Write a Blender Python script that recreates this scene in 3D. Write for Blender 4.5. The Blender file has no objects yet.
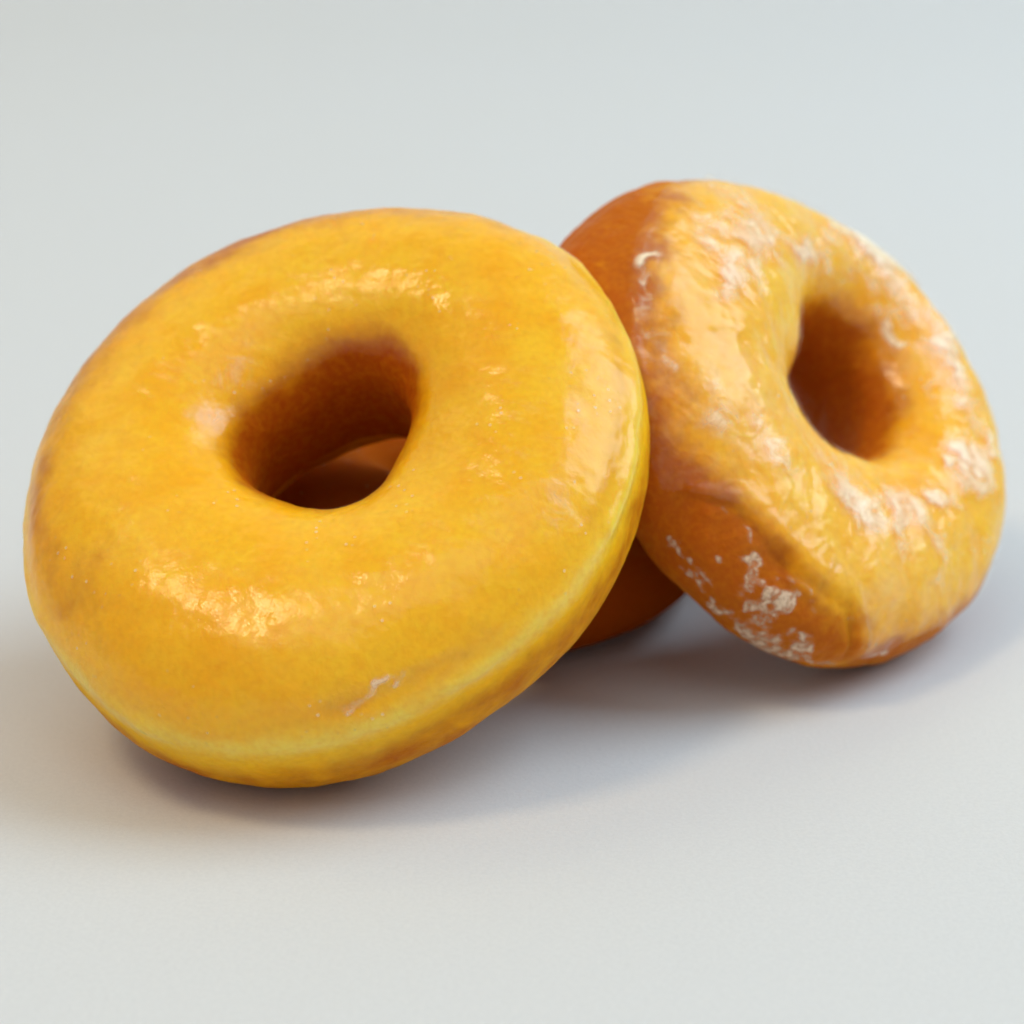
import bpy, math
import numpy as np
from mathutils import Vector, Matrix

rng = np.random.RandomState(7)
sc = bpy.context.scene
S = 0.01                      # shapes are worked out in centimetres
PITCH = math.radians(20.0)
CAM_H = 15.11

# ------------------------------------------------------------------ noise
_perm = rng.permutation(4096)
_grad = rng.normal(size=(4096, 3)); _grad /= np.linalg.norm(_grad, axis=1)[:, None]
def perlin(P):
    P = np.asarray(P, float); i = np.floor(P).astype(int); f = P - i
    u = f*f*f*(f*(f*6-15)+10)
    out = 0
    for dx in (0, 1):
        for dy in (0, 1):
            for dz in (0, 1):
                h = _perm[(_perm[(_perm[(i[..., 0]+dx) & 4095] + i[..., 1]+dy) & 4095] + i[..., 2]+dz) & 4095]
                g = _grad[h]
                d = g[..., 0]*(f[..., 0]-dx)+g[..., 1]*(f[..., 1]-dy)+g[..., 2]*(f[..., 2]-dz)
                w = (u[..., 0] if dx else 1-u[..., 0])*(u[..., 1] if dy else 1-u[..., 1])*(u[..., 2] if dz else 1-u[..., 2])
                out = out + w*d
    return out*1.6
def fbm(P, o=4, r=.5):
    s = 0; a = 1; t = 0
    for k in range(o):
        s = s + a*perlin(P*(2**k)+17.3*k); t += a; a *= r
    return s/t
def sm(a, b, x):
    t = np.clip((x-a)/(b-a), 0, 1); return t*t*(3-2*t)
def wrap(d): return (d+180) % 360-180

# ------------------------------------------------------------------ doughnut shape
NT, NP = 800, 380
TH = np.linspace(0, 2*np.pi, NT, endpoint=False)[:, None]
PH = np.linspace(-np.pi, np.pi, NP, endpoint=False)[None, :]
TD = np.degrees(TH)+0*PH
PD = np.degrees(PH)+0*TH

def ring(Ro, a, ht, hb, H, n=2.2):
    t = TH
    ro = Ro*(1+sum(H[2*k-4]*np.cos(k*t)+H[2*k-3]*np.sin(k*t) for k in (2, 3, 4, 5)))
    ri = (Ro-2*a)*(1+H[10]*np.cos(2*t)+H[11]*np.sin(2*t)+H[12]*np.cos(3*t)+H[13]*np.sin(3*t))+H[8]*np.cos(t)+H[9]*np.sin(t)
    hh = 1+H[14]*np.cos(t)+H[15]*np.sin(t)+H[16]*np.cos(2*t)+H[17]*np.sin(2*t)
    Rc = (ro+ri)/2; aa = (ro-ri)/2
    c, s = np.cos(PH), np.sin(PH); k = 2/n
    C = np.sign(c)*abs(c)**k; Z = np.sign(s)*abs(s)**k
    h = np.where(s > 0, ht, hb)*hh
    rho = Rc+aa*C-(H[18]+H[19]*np.cos(t)+H[20]*np.sin(t))*np.maximum(0, -c)*(.5-.5*s)**2
    return np.stack([rho*np.cos(t), rho*np.sin(t), h*Z+0*t], -1)
def normals(P):
    dT = np.roll(P, -1, 0)-np.roll(P, 1, 0); dP = np.roll(P, -1, 1)-np.roll(P, 1, 1)
    N = np.cross(dT, dP); return N/(np.linalg.norm(N, axis=-1, keepdims=True)+1e-12)
def push(P, d): return P+normals(P)*d[..., None]

def grid_mesh(name, P, M, keep=None, attrs=None, whole=False):
    """P in cm, object space; M 4x4 world (metres). keep: mask of vertices to keep."""
    idx = np.arange(NT*NP).reshape(NT, NP)
    a = idx; b = np.roll(idx, -1, 0); c = np.roll(b, -1, 1); d = np.roll(idx, -1, 1)
    F = np.stack([a, b, c, d], -1).reshape(-1, 4)
    V = P.reshape(-1, 3)*S
    A = {k: v.reshape(-1) for k, v in (attrs or {}).items()}
    if keep is not None:
        K = keep.reshape(-1)
        F = F[K[F].all(1) if whole else K[F].any(1)]
        used = np.unique(F); m = -np.ones(len(V), int); m[used] = np.arange(len(used))
        F = m[F]; V = V[used]; A = {k: v[used] for k, v in A.items()}
    me = bpy.data.meshes.new(name)
    me.vertices.add(len(V)); me.vertices.foreach_set('co', V.astype(np.float32).ravel())
    me.loops.add(F.size); me.loops.foreach_set('vertex_index', F.astype(np.int32).ravel())
    me.polygons.add(len(F)); me.polygons.foreach_set('loop_start', (np.arange(len(F))*4).astype(np.int32))
    me.update(calc_edges=True)
    me.polygons.foreach_set('use_smooth', np.ones(len(F), bool))
    for k, v in A.items():
        at = me.attributes.new(k, 'FLOAT', 'POINT'); at.data.foreach_set('value', v.astype(np.float32))
    me.validate()
    o = bpy.data.objects.new(name, me); sc.collection.objects.link(o)
    return o

# ------------------------------------------------------------------ materials
class NG:
    def __init__(s, name):
        s.m = bpy.data.materials.new(name); s.m.use_nodes = True
        s.t = s.m.node_tree; s.t.nodes.clear(); s.L = s.t.links
    def n(s, typ, **kw):
        x = s.t.nodes.new(typ)
        for k, v in kw.items():
            if k.startswith('_'): setattr(x, k[1:], v)
            else:
                key = int(k[1:]) if k[0] == 'i' and k[1:].isdigit() else k.replace('__', ' ')
                if isinstance(v, bpy.types.NodeSocket): s.L.new(v, x.inputs[key])
                else: x.inputs[key].default_value = v
        return x
    def math(s, op, a, b=0.0, clamp=False):
        return s.n('ShaderNodeMath', _operation=op, _use_clamp=clamp, i0=a, i1=b).outputs[0]
    def mapr(s, v, a, b, c=0.0, d=1.0):
        x = s.n('ShaderNodeMapRange', _interpolation_type='SMOOTHSTEP', i0=v, i1=a, i2=b, i3=c, i4=d); return x.outputs[0]
    def noise(s, vec, scale, detail=3.0, rough=.5, dist=0.0):
        return s.n('ShaderNodeTexNoise', Vector=vec, Scale=scale, Detail=detail, Roughness=rough, Distortion=dist).outputs['Fac']
    def mix(s, f, a, b):
        x = s.t.nodes.new('ShaderNodeMix'); x.data_type = 'RGBA'
        for k, v in ((0, f), (6, a), (7, b)):
            if isinstance(v, bpy.types.NodeSocket): s.L.new(v, x.inputs[k])
            else: x.inputs[k].default_value = v
        return x.outputs[2]
    def attr(s, name): return s.n('ShaderNodeAttribute', _attribute_name=name).outputs['Fac']
    def coord(s): return s.n('ShaderNodeTexCoord').outputs['Object']
    def bump(s, h, strength, dist, normal=None):
        kw = dict(Strength=strength, Distance=dist, Height=h)
        if normal is not None: kw['Normal'] = normal
        return s.n('ShaderNodeBump', **kw).outputs[0]
    def out(s, sh): s.n('ShaderNodeOutputMaterial', Surface=sh); return s.m

def dough_material(name, gold, amber, brown, pale, seed=0.0, mott=1.0, spec=.08):
    g = NG(name); co = g.n('ShaderNodeVectorMath', _operation='ADD', i0=g.coord(), i1=(seed, seed*.7, 0)).outputs[0]
    big = g.noise(co, 55.0, 4.0, .55, .6)
    mid = g.noise(co, 190.0, 4.0, .6, .3)
    v = g.math('ADD', g.math('MULTIPLY', big, .5), g.math('MULTIPLY', mid, .5))
    base = g.mix(g.mapr(v, .33, .67), amber, gold)
    t = g.math('ADD', g.attr('brown'), g.math('MULTIPLY', g.math('SUBTRACT', mid, .5), 1.2*mott))
    t = g.math('ADD', t, g.math('MULTIPLY', g.math('SUBTRACT', big, .5), .6))
    t = g.math('MULTIPLY', g.mapr(t, .12, .95), g.mapr(g.attr('brown'), .0, .15))
    base = g.mix(t, base, brown)
    b = g.math('MULTIPLY', g.attr('pale'), g.mapr(mid, .3, .6, .55, 1.0))
    base = g.mix(b, base, pale)
    fine = g.noise(co, 900.0, 3.0, .6)
    base = g.mix(g.mapr(fine, .35, .72, .0, .24), base, (amber[0]*.75, amber[1]*.6, amber[2]*.5, 1))
    n1 = g.bump(g.noise(co, 260.0, 3.0, .55, .4), .35, .0008)
    n2 = g.bump(fine, .35, .0003, n1)
    p = g.n('ShaderNodeBsdfPrincipled', Base__Color=base, Roughness=.52, IOR=1.4, Normal=n2)
    p.inputs['Specular IOR Level'].default_value = spec
    p.inputs['Subsurface Weight'].default_value = .55
    p.inputs['Subsurface Radius'].default_value = (1.0, .40, .08)
    p.inputs['Subsurface Scale'].default_value = .0035
    return g.out(p.outputs[0])

def glaze_material(name, rough=.16, haze=.10, wrinkle=.5, seed=0.0, milkcol=(.97, .80, .46, 1), streak=1.6, refl=1.0, milk_max=.84):
    """clear sugar coat: fresnel reflection over a see-through layer; milky where it has dried and where sheen is painted"""
    g = NG(name); co = g.n('ShaderNodeVectorMath', _operation='ADD', i0=g.coord(), i1=(seed, 0, seed)).outputs[0]
    wr = g.noise(co, 130.0, 5.0, .55, 1.6)
    fine = g.noise(co, 620.0, 4.0, .62, .5)
    grain = g.noise(co, 1900.0, 2.0, .6)
    n = g.bump(wr, wrinkle, .0011)
    n = g.bump(fine, .08, .00026, n)
    n = g.bump(grain, .25, .00013, n)
    fr = g.n('ShaderNodeFresnel', IOR=1.42, Normal=n).outputs[0]
    bk = g.n('ShaderNodeNewGeometry').outputs['Backfacing']
    fr = g.math('MINIMUM', g.math('MULTIPLY', fr, g.math('MULTIPLY', g.math('SUBTRACT', 1.0, bk), refl)), .22)
    rmap = g.mapr(g.noise(co, 90.0, 3.0), .35, .65, rough*.75, rough*1.5)
    gl = g.n('ShaderNodeBsdfGlossy', Color=(1, 1, 1, 1), Roughness=rmap, Normal=n)
    tr = g.n('ShaderNodeBsdfTransparent')
    clear = g.n('ShaderNodeMixShader', i0=fr, i1=tr.outputs[0], i2=gl.outputs[0]).outputs[0]
    mk = g.n('ShaderNodeBsdfPrincipled', Base__Color=milkcol, Roughness=.34, IOR=1.46, Normal=n)
    # milky mask: hand-placed patches broken up by streaks, plus a faint cloudiness
    st = g.noise(co, 260.0, 5.0, .62, .7)
    cl = g.noise(co, 75.0, 4.0, .6, 1.0)
    m = g.math('ADD', g.attr('milk_sheen'), g.math('MULTIPLY', g.math('SUBTRACT', st, .5), streak))
    m = g.math('MULTIPLY', g.mapr(m, .14, .88), g.mapr(g.attr('milk_sheen'), .02, .25))
    h = g.math('MULTIPLY', g.mapr(g.math('ADD', g.math('MULTIPLY', cl, .6), g.math('MULTIPLY', st, .4)), .45, .68), haze)
    # tiny crystals of dried sugar
    vo = g.n('ShaderNodeTexVoronoi', Vector=co, Scale=620.0, Randomness=1.0)
    sp = g.math('MULTIPLY', g.mapr(vo.outputs['Distance'], .10, .22, 1.0, 0.0),
                g.mapr(g.noise(co, 120.0, 2.0), .54, .66))
    f = g.math('ADD', g.math('MULTIPLY', m, milk_max), g.math('ADD', h, g.math('MULTIPLY', sp, .45)), True)
    f = g.math('MULTIPLY', f, g.attr('cover'))
    sh = g.n('ShaderNodeMixShader', i0=f, i1=clear, i2=mk.outputs[0]).outputs[0]
    # thin edge of the coat dies away
    sh = g.n('ShaderNodeMixShader', i0=g.attr('cover'), i1=g.n('ShaderNodeBsdfTransparent').outputs[0], i2=sh).outputs[0]
    return g.out(sh)

def flake_material():
    g = NG('dried_sugar'); co = g.coord()
    st = g.noise(co, 620.0, 6.0, .7, .2)
    n = g.bump(st, .6, .0006)
    p = g.n('ShaderNodeBsdfPrincipled', Base__Color=(.92, .74, .52, 1), Roughness=.42, Normal=n)
    a = g.math('MULTIPLY', g.attr('cover'), g.mapr(st, .36, .62, .12, .80))
    return g.out(g.n('ShaderNodeMixShader', i0=a, i1=g.n('ShaderNodeBsdfTransparent').outputs[0], i2=p.outputs[0]).outputs[0])

def paper_material():
    g = NG('paper'); co = g.coord()
    fib = g.noise(co, 1500.0, 4.0, .65, .4)
    big = g.noise(co, 9.0, 3.0)
    col = g.mix(g.mapr(fib, .3, .7), (.632, .662, .690, 1), (.674, .704, .728, 1))
    col = g.mix(g.mapr(big, .3, .7, 0, .25), col, (.652, .678, .69, 1))
    n = g.bump(fib, .35, .00016)
    n = g.bump(g.noise(co, 420.0, 2.0), .15, .0002, n)
    p = g.n('ShaderNodeBsdfPrincipled', Base__Color=col, Roughness=.62, Normal=n)
    p.inputs['Specular IOR Level'].default_value = .25
    return g.out(p.outputs[0])

# ------------------------------------------------------------------ feature helpers
def patch(items, Pn, warp=7.0, sc_=1.0):
    """items: (theta, phi, r_theta, r_phi, strength) in degrees"""
    wx = fbm(Pn*1.3*sc_, 3)*warp*2.2; wy = fbm(Pn*1.3*sc_+50, 3)*warp*2.6
    out = np.zeros(TD.shape)
    for th, ph, rt, rp, s in items:
        d = (wrap(TD+wx*.6-th)/rt)**2+(wrap(PD+wy-ph)/rp)**2
        out = np.maximum(out, s*np.exp(-d*1.1))
    return out
def curve(pts, th):
    pts = sorted(pts); xs = np.array([p[0] for p in pts]+[pts[0][0]+360.]); ys = np.array([p[1] for p in pts]+[pts[0][1]])
    t = np.where(th < xs[0], th+360, th)
    return np.interp(t, xs, ys)
def smooth_curve(pts):
    c = curve(pts, np.degrees(TH[:, 0]))
    k = 11; ker = np.hanning(2*k+1); ker /= ker.sum()
    c = np.convolve(np.concatenate([c[-k:], c, c[:k]]), ker, 'valid')
    return c[:, None]

def islands(mask, least):
    """connected patches of the grid, largest first"""
    lab = np.where(mask, np.arange(mask.size).reshape(mask.shape)+1, 0)
    for _ in range(4000):
        n = lab
        for ax in (0, 1):
            for sh in (1, -1):
                n = np.maximum(n, np.roll(n, sh, ax)*(mask))
        n = np.where(mask, n, 0)
        if (n == lab).all(): break
        lab = n
    ids, cnt = np.unique(lab[lab > 0], return_counts=True)
    out = []
    for k in np.argsort(-cnt):
        if cnt[k] < least: break
        m = lab == ids[k]
        out.append(m)
    return out

def matrix(R, c):
    M = Matrix.Identity(4)
    for i in range(3):
        for j in range(3): M[i][j] = R[i][j]
        M[i][3] = c[i]*S
    return M

def doughnut(name, label, M, P, edge, brown, pale, milk_sheen, mats, thick=.045, extra=None, flakes=None, edge_noise=5.0, edge_bead=.5, soft=3.0):
    root = bpy.data.objects.new(name, None); sc.collection.objects.link(root)
    root.empty_display_size = .03
    root.matrix_world = M
    root['label'] = label; root['category'] = 'doughnut'; root['group'] = 'doughnuts piled on the white sheet'
    dgh = grid_mesh('dough', P, M, attrs={'brown': brown, 'pale': pale})
    dgh.data.materials.append(mats[0]); dgh.parent = root
    # glaze: from the edge curve over the top and down into the hole
    e = edge+edge_noise*fbm(P*1.1, 3)
    q = np.minimum(PD-e, 154+6*fbm(P*1.4+60, 2)-PD)      # degrees inside the coat, from its outer edge and from the hole
    cov = sm(-1.0, 5.0, q)
    bead = np.exp(-((q-5.5)/3.5)**2)*edge_bead*(PD < 110)
    lump = .35*fbm(P*2.2+9, 3)
    t = thick*(cov*(1.0+lump)+bead*cov)-.006*(1-cov)
    G = push(P, t+.0015)
    gl = grid_mesh('glaze', G, M, keep=q > -1.0, attrs={'milk_sheen': milk_sheen, 'cover': sm(-.6, soft, q)})
    gl.data.materials.append(mats[1]); gl.parent = root
    if flakes is not None:
        f = flakes*1.4+.75*(fbm(P*3.6+31, 5, .7))
        f = np.where(flakes > .06, f, -1)
        t = .018*sm(.26, .7, f)-.002
        Pf = push(P, t+np.where(cov > .05, thick*1.25, 0)+.003)
        for comp in islands(f > .26, 12)[:90]:
            fl = grid_mesh('sugar_flake', Pf, M, keep=comp, attrs={'cover': sm(.27, .62, f)})
            fl.data.materials.append(mats[2]); fl.parent = root
    return root

paper_m = paper_material()
flake_m = flake_material()

# ------------------------------------------------------------------ front doughnut
p1 = [335.7198, 470.085, 3.5304, -0.1537, 0.6119, 1.8208, 1.4566, 2.2471, 0.4567, -0.0198, 0.0403, 0.0029, 0.007, -0.0032, -0.0027, -0.0003, -0.002, -0.0366, 0.2445, -0.0276, 0.0601, -0.0951, -0.0088, -0.0295, 0.015, -0.0138, 0.0434, -0.38, -0.2797, 0.3388]
R1 = [[0.9824, 0.1074, -0.1531], [-0.1758, 0.8102, -0.5591], [0.064, 0.5762, 0.8148]]
C1 = (-2.6445, 32.2938, -11.0848+CAM_H-.07)
P = ring(4.75, p1[5], p1[6], p1[7], p1[9:])
seam = smooth_curve([(6, 20), (20, 21), (33, 18), (50, 20), (100, 15), (200, 20), (228, 16), (244, 9), (272, 12), (294, 14), (320, 18), (344, 17)])+2.0*fbm(P*.8+3, 2)
vis = 1.0
low = fbm(P*.45, 3)
d = .07*low+.026*fbm(P*1.5+5, 3)+.006*fbm(P*5+5, 3)
sn = np.clip(.6+1.1*fbm(P*.9+14, 3), .1, 1.2)
d = d+.06*sn*np.exp(-((PD-seam)/6)**2)                         # swollen pale seam
crease = sm(0, 1, patch([(288, 32, 16, 16, 1.1), (0, 34, 26, 14, .42), (240, 34, 14, 12, .3)], P, 2))
d = d-.05*np.clip(crease*1.3-.45, 0, 1)*np.exp(-((PD-seam-15)/6)**2)            # fold line just above it
d = d-.02*sn*np.exp(-((PD-seam+14)/8)**2)
P = push(P, d)
und = PD < seam-8
brown = .62*sm(seam-3, seam-26, PD)*(PD > -150)+.55*np.exp(-((PD-seam-14)/7.0)**2)*(.22+.75*crease)*sn
brown = brown+.10*np.exp(-((PD-36)/17)**2)+1.15*sm(116, 176, PD)+1.0*(PD < -150)  # inner-wall terms paint the hole's shade in brown
brown = brown+patch([(120, 50, 75, 24, .62), (200, 48, 40, 18, .40), (55, 150, 40, 22, .25), (230, 60, 22, 22, .30), (300, 24, 16, 10, -.2)], P, 6)
pale = 1.15*np.exp(-((PD-seam+1)/(6.5+3*fbm(P*.9+4, 2)))**2)*(.75+.9*fbm(P*1.2+8, 3))
pale = np.clip(pale, 0, 1)+.45*np.clip(patch([(270, 0, 30, 12, .7)], P, 5), 0, 1)
milk_sheen = patch([(144, 128, 14, 16, .40), (130, 112, 10, 10, .30), (108, 112, 9, 10, .2), (2, 60, 10, 15, .30), (18, 64, 10, 8, .22),  # right shoulder and left of the hole: window highlights painted as milk
              (342, 52, 14, 13, .34), (287, 33, 5, 4, .45), (350, 40, 10, 5, .25), (322, 52, 6, 8, .2),
              (166, 132, 12, 14, .45)], P, 6)
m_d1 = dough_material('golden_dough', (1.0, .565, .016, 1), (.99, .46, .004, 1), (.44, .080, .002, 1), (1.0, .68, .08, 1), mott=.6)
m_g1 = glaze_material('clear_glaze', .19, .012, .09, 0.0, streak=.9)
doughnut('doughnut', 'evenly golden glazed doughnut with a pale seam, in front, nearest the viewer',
         matrix(R1, C1), P, seam-14+0*TD, brown, pale, milk_sheen, (m_d1, m_g1, flake_m), thick=.015, edge_noise=4, edge_bead=0, soft=14.0,
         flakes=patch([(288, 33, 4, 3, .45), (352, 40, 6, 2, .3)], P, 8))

# ------------------------------------------------------------------ right doughnut
p2 = [779.8433, 421.8808, 3.6324, 0.6735, 0.4878, 1.6544, 1.5789, 1.4651, 0.0, 0.0281, -0.0176, 0.0232, 0.0249, -0.0046, -0.0107, -0.0037, 0.0093, 0.7667, 0.2783, 0.0479, 0.1549, -0.0773, 0.0136, 0.0094, 0.071, 0.0243, -0.0608, -0.1855, 0.112, -0.126]
R2 = [[0.7081, -0.331, 0.6237], [0.6635, 0.614, -0.4275], [-0.2415, 0.7166, 0.6544]]
C2 = (4.4498, 36.0369, -11.5231+CAM_H+.06)
P = ring(4.5, p2[5], p2[6], p2[7], p2[9:])
d = .10*fbm(P*.55+40, 3)+.05*fbm(P*1.4+25, 3)+.008*fbm(P*5+5, 3)
edge2 = smooth_curve([(20, 22), (60, 25), (117, 42), (140, 44), (159, 40), (182, 22), (194, 4), (201, 5), (206, 24), (213, 40), (219, 43),
                      (230, 43), (242, 44), (248, 42), (253, 26), (255, 5), (262, 2), (270, 18), (290, 25), (320, 20)])
d = d-.10*patch([(232, 30, 18, 9, 1.0), (249, 30, 4, 16, .9), (206, 15, 5, 10, .8), (150, 40, 30, 14, .6)], P, 3)
d = d+.05*patch([(252, 16, 8, 14, 1.0)], P, 2)
fl_ = patch([(214, 42, 14, 30, 1.0), (234, 42, 20, 30, 1.1), (252, 20, 8, 30, .9)], P, 1)
fp = edge2-4+3*fbm(P*1.2+90, 2)
d = d-.085*fl_*np.exp(-((PD-fp)/4.5)**2)+.055*fl_*np.exp(-((PD-fp-10)/8)**2)
d = d+.36*patch([(104, 166, 56, 48, 1.0)], P, 1)             # the hole's wall slopes in at the top
d = d-.07*patch([(20, 60, 16, 20, 1.0), (75, 50, 12, 18, .8), (330, 40, 14, 16, .8), (290, 60, 12, 18, .6)], P, 3)
fold = np.exp(-(perlin(P*.95+np.stack([fbm(P*1.1+k*9, 2) for k in range(3)], -1)*1.2+71)/.05)**2)
fold = fold*sm(.1, .5, patch([(215, 45, 32, 30, 1.0), (250, 25, 14, 26, .9), (120, 70, 40, 26, .5), (330, 70, 40, 30, .35)], P, 5))
d = d+.010*fold
P = push(P, d)
brown = .95*sm(52, 6, PD)*(PD > -140)*(1-.30*patch([(270, 30, 30, 30, 1.0)], P, 4))
brown = brown+patch([(222, 24, 22, 28, .75), (200, 5, 18, 24, .8), (150, 40, 34, 22, .75), (254, 14, 6, 12, -.5), (290, 18, 30, 16, .3), (30, 142, 40, 24, .3)], P, 6)  # last patch paints shading on the hole's far wall
brown = brown+1.15*sm(126, 178, PD)+1.0*(PD < -140)  # shade inside the hole, put into the dough colour
brown = brown+.16*np.exp(-((PD-48)/20)**2)
pale = .16*patch([(240, 70, 60, 30, 1.0), (180, 80, 40, 30, .8), (60, 90, 60, 30, .8)], P, 10)
milk_sheen = patch([(50, 90, 18, 18, .9), (66, 92, 8, 14, .6), (84, 115, 16, 18, .65), (110, 94, 14, 16, .6), (27, 124, 8, 9, .85), (20, 123, 6, 8, .9),
              (12, 95, 7, 10, .85), (2, 99, 7, 9, .7), (324, 102, 8, 8, 1.0), (339, 86, 7, 8, .7), (294, 99, 12, 9, .7), (315, 107, 6, 6, .8),
              (154, 51, 4, 5, .95), (168, 46, 18, 5, .40), (244, 94, 22, 16, .58), (268, 91, 14, 14, .62), (207, 75, 14, 16, .45), (356, 121, 9, 10, .45),  # large patches in front of the hole paint a broad sheen of light
              (118, 85, 20, 22, .6), (36, 65, 14, 10, .4), (190, 60, 12, 12, .35), (280, 70, 12, 16, .45), (300, 60, 12, 14, .3),
              (140, 90, 18, 18, .58), (0, 100, 30, 20, .5), (325, 92, 22, 18, .55), (45, 104, 26, 18, .55), (105, 60, 8, 14, .35)], P, 9)
flk = patch([(225, 22, 5, 8, .65), (231, 17, 4, 9, .75), (230, 6, 4, 6, .6), (240, -20, 9, 12, .62), (243, 0, 7, 7, .55), (226, -12, 5, 7, .6),
             (212, -14, 4, 6, .5), (218, -9, 4, 5, .5), (248, -8, 10, 5, .45), (238, 34, 12, 4, .35), (218, 36, 8, 3, .4), (237, -9, 5, 9, .6),
             (264, 8, 8, 4, .38)], P, 8, 1.6)
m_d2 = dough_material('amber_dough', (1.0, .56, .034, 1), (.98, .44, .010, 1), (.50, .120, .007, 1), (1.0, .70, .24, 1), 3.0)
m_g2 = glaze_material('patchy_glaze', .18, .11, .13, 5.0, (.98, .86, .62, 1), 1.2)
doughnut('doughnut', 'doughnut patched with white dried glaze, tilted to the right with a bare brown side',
         matrix(R2, C2), P, edge2+0*TD, brown, pale, milk_sheen, (m_d2, m_g2, flake_m), thick=.06, flakes=flk, edge_noise=7, edge_bead=.6, soft=9.0)

# ------------------------------------------------------------------ lower doughnut
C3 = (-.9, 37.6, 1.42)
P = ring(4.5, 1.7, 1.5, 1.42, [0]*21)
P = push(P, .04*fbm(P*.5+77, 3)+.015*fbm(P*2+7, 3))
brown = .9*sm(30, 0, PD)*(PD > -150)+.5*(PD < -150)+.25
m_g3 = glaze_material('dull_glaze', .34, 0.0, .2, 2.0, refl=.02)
m_d3 = dough_material('shaded_dough', (.42, .10, .006, 1), (.36, .07, .004, 1), (.30, .05, .003, 1), (.8, .5, .1, 1), 9.0, spec=0.0)  # dark red-brown carries the shade beneath the other doughnuts
doughnut('doughnut', 'mostly hidden doughnut, coloured dark red-brown for shade, lying flat beneath the two leaning ones',
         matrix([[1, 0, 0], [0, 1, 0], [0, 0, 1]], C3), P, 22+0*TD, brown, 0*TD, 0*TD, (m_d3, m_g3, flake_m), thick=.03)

# ------------------------------------------------------------------ paper sweep
def sweep():
    prof = [(-.6, 0.0), (.2, 0.0), (.6, 0.0), (1.1, 0.0)]
    Rr = .55
    for k in range(1, 25):
        a = math.radians(90*k/24); prof.append((1.1+Rr*math.sin(a), Rr*(1-math.cos(a))))
    prof.append((1.1+Rr, 2.2))
    xs = [-2.0, -1.0, 0.0, 1.0, 2.0]
    vs = [(x, y, z) for (y, z) in prof for x in xs]; fs = []
    for i in range(len(prof)-1):
        for j in range(4):
            a = i*5+j; fs.append((a, a+1, a+6, a+5))
    me = bpy.data.meshes.new('paper_backdrop'); me.from_pydata(vs, [], fs); me.update()
    for p in me.polygons: p.use_smooth = True
    o = bpy.data.objects.new('paper_backdrop', me); sc.collection.objects.link(o)
    me.materials.append(paper_m); o['kind'] = 'structure'
sweep()

# ------------------------------------------------------------------ light
def area(name, az, el, dist, sx, sy, power, col, target=(0.0, .34, .03), spread=180):
    l = bpy.data.lights.new(name, 'AREA'); l.shape = 'RECTANGLE'; l.size = sx; l.size_y = sy
    l.energy = power; l.color = col; l.spread = math.radians(spread)
    o = bpy.data.objects.new(name, l); sc.collection.objects.link(o)
    a, e = math.radians(az), math.radians(el)
    d = Vector((math.cos(a)*math.cos(e), math.sin(a)*math.cos(e), math.sin(e)))
    T = Vector(target); o.location = T+d*dist
    o.rotation_euler = (-d).to_track_quat('-Z', 'Y').to_euler()
    return o
area('window_light', 6, 45, 1.8, 1.15, 1.40, 23.0, (.69, .87, 1.0))
area('warm_lamp', 212, 62, 2.2, .40, .40, 10.5, (1.0, .71, .38))
area('front_fill', -100, 64, 3.0, 2.6, 1.6, 14, (.90, .97, 1.0))  # added fill from the camera side, lifts the shadows
area('backdrop_fill', 122, 75, 2.2, 2.5, 1.5, 13.5, (1.0, .80, .34), (-.6, 1.25, 0))  # added fill that warms the backdrop, stands for no real lamp

w = bpy.data.worlds.new('World'); sc.world = w; w.use_nodes = True
bg = w.node_tree.nodes['Background']; bg.inputs[0].default_value = (1.0, .95, .90, 1); bg.inputs[1].default_value = .40

# ------------------------------------------------------------------ camera
cam = bpy.data.cameras.new('camera'); co = bpy.data.objects.new('camera', cam); sc.collection.objects.link(co)
cam.sensor_width = 36; cam.lens = 80; cam.clip_start = .02; cam.clip_end = 50
co.location = (0, 0, CAM_H*S); co.rotation_euler = (math.pi/2-PITCH, 0, 0)
cam.dof.use_dof = True; cam.dof.focus_distance = .318; cam.dof.aperture_fstop = 16
sc.camera = co

sc.view_settings.view_transform = 'Standard'; sc.view_settings.look = 'None'
sc.view_settings.exposure = 0; sc.view_settings.gamma = 1
sc.cycles.use_denoising = True; sc.cycles.use_adaptive_sampling = True; sc.cycles.adaptive_threshold = .025
sc.cycles.max_bounces = 12; sc.cycles.transparent_max_bounces = 12; sc.cycles.diffuse_bounces = 6
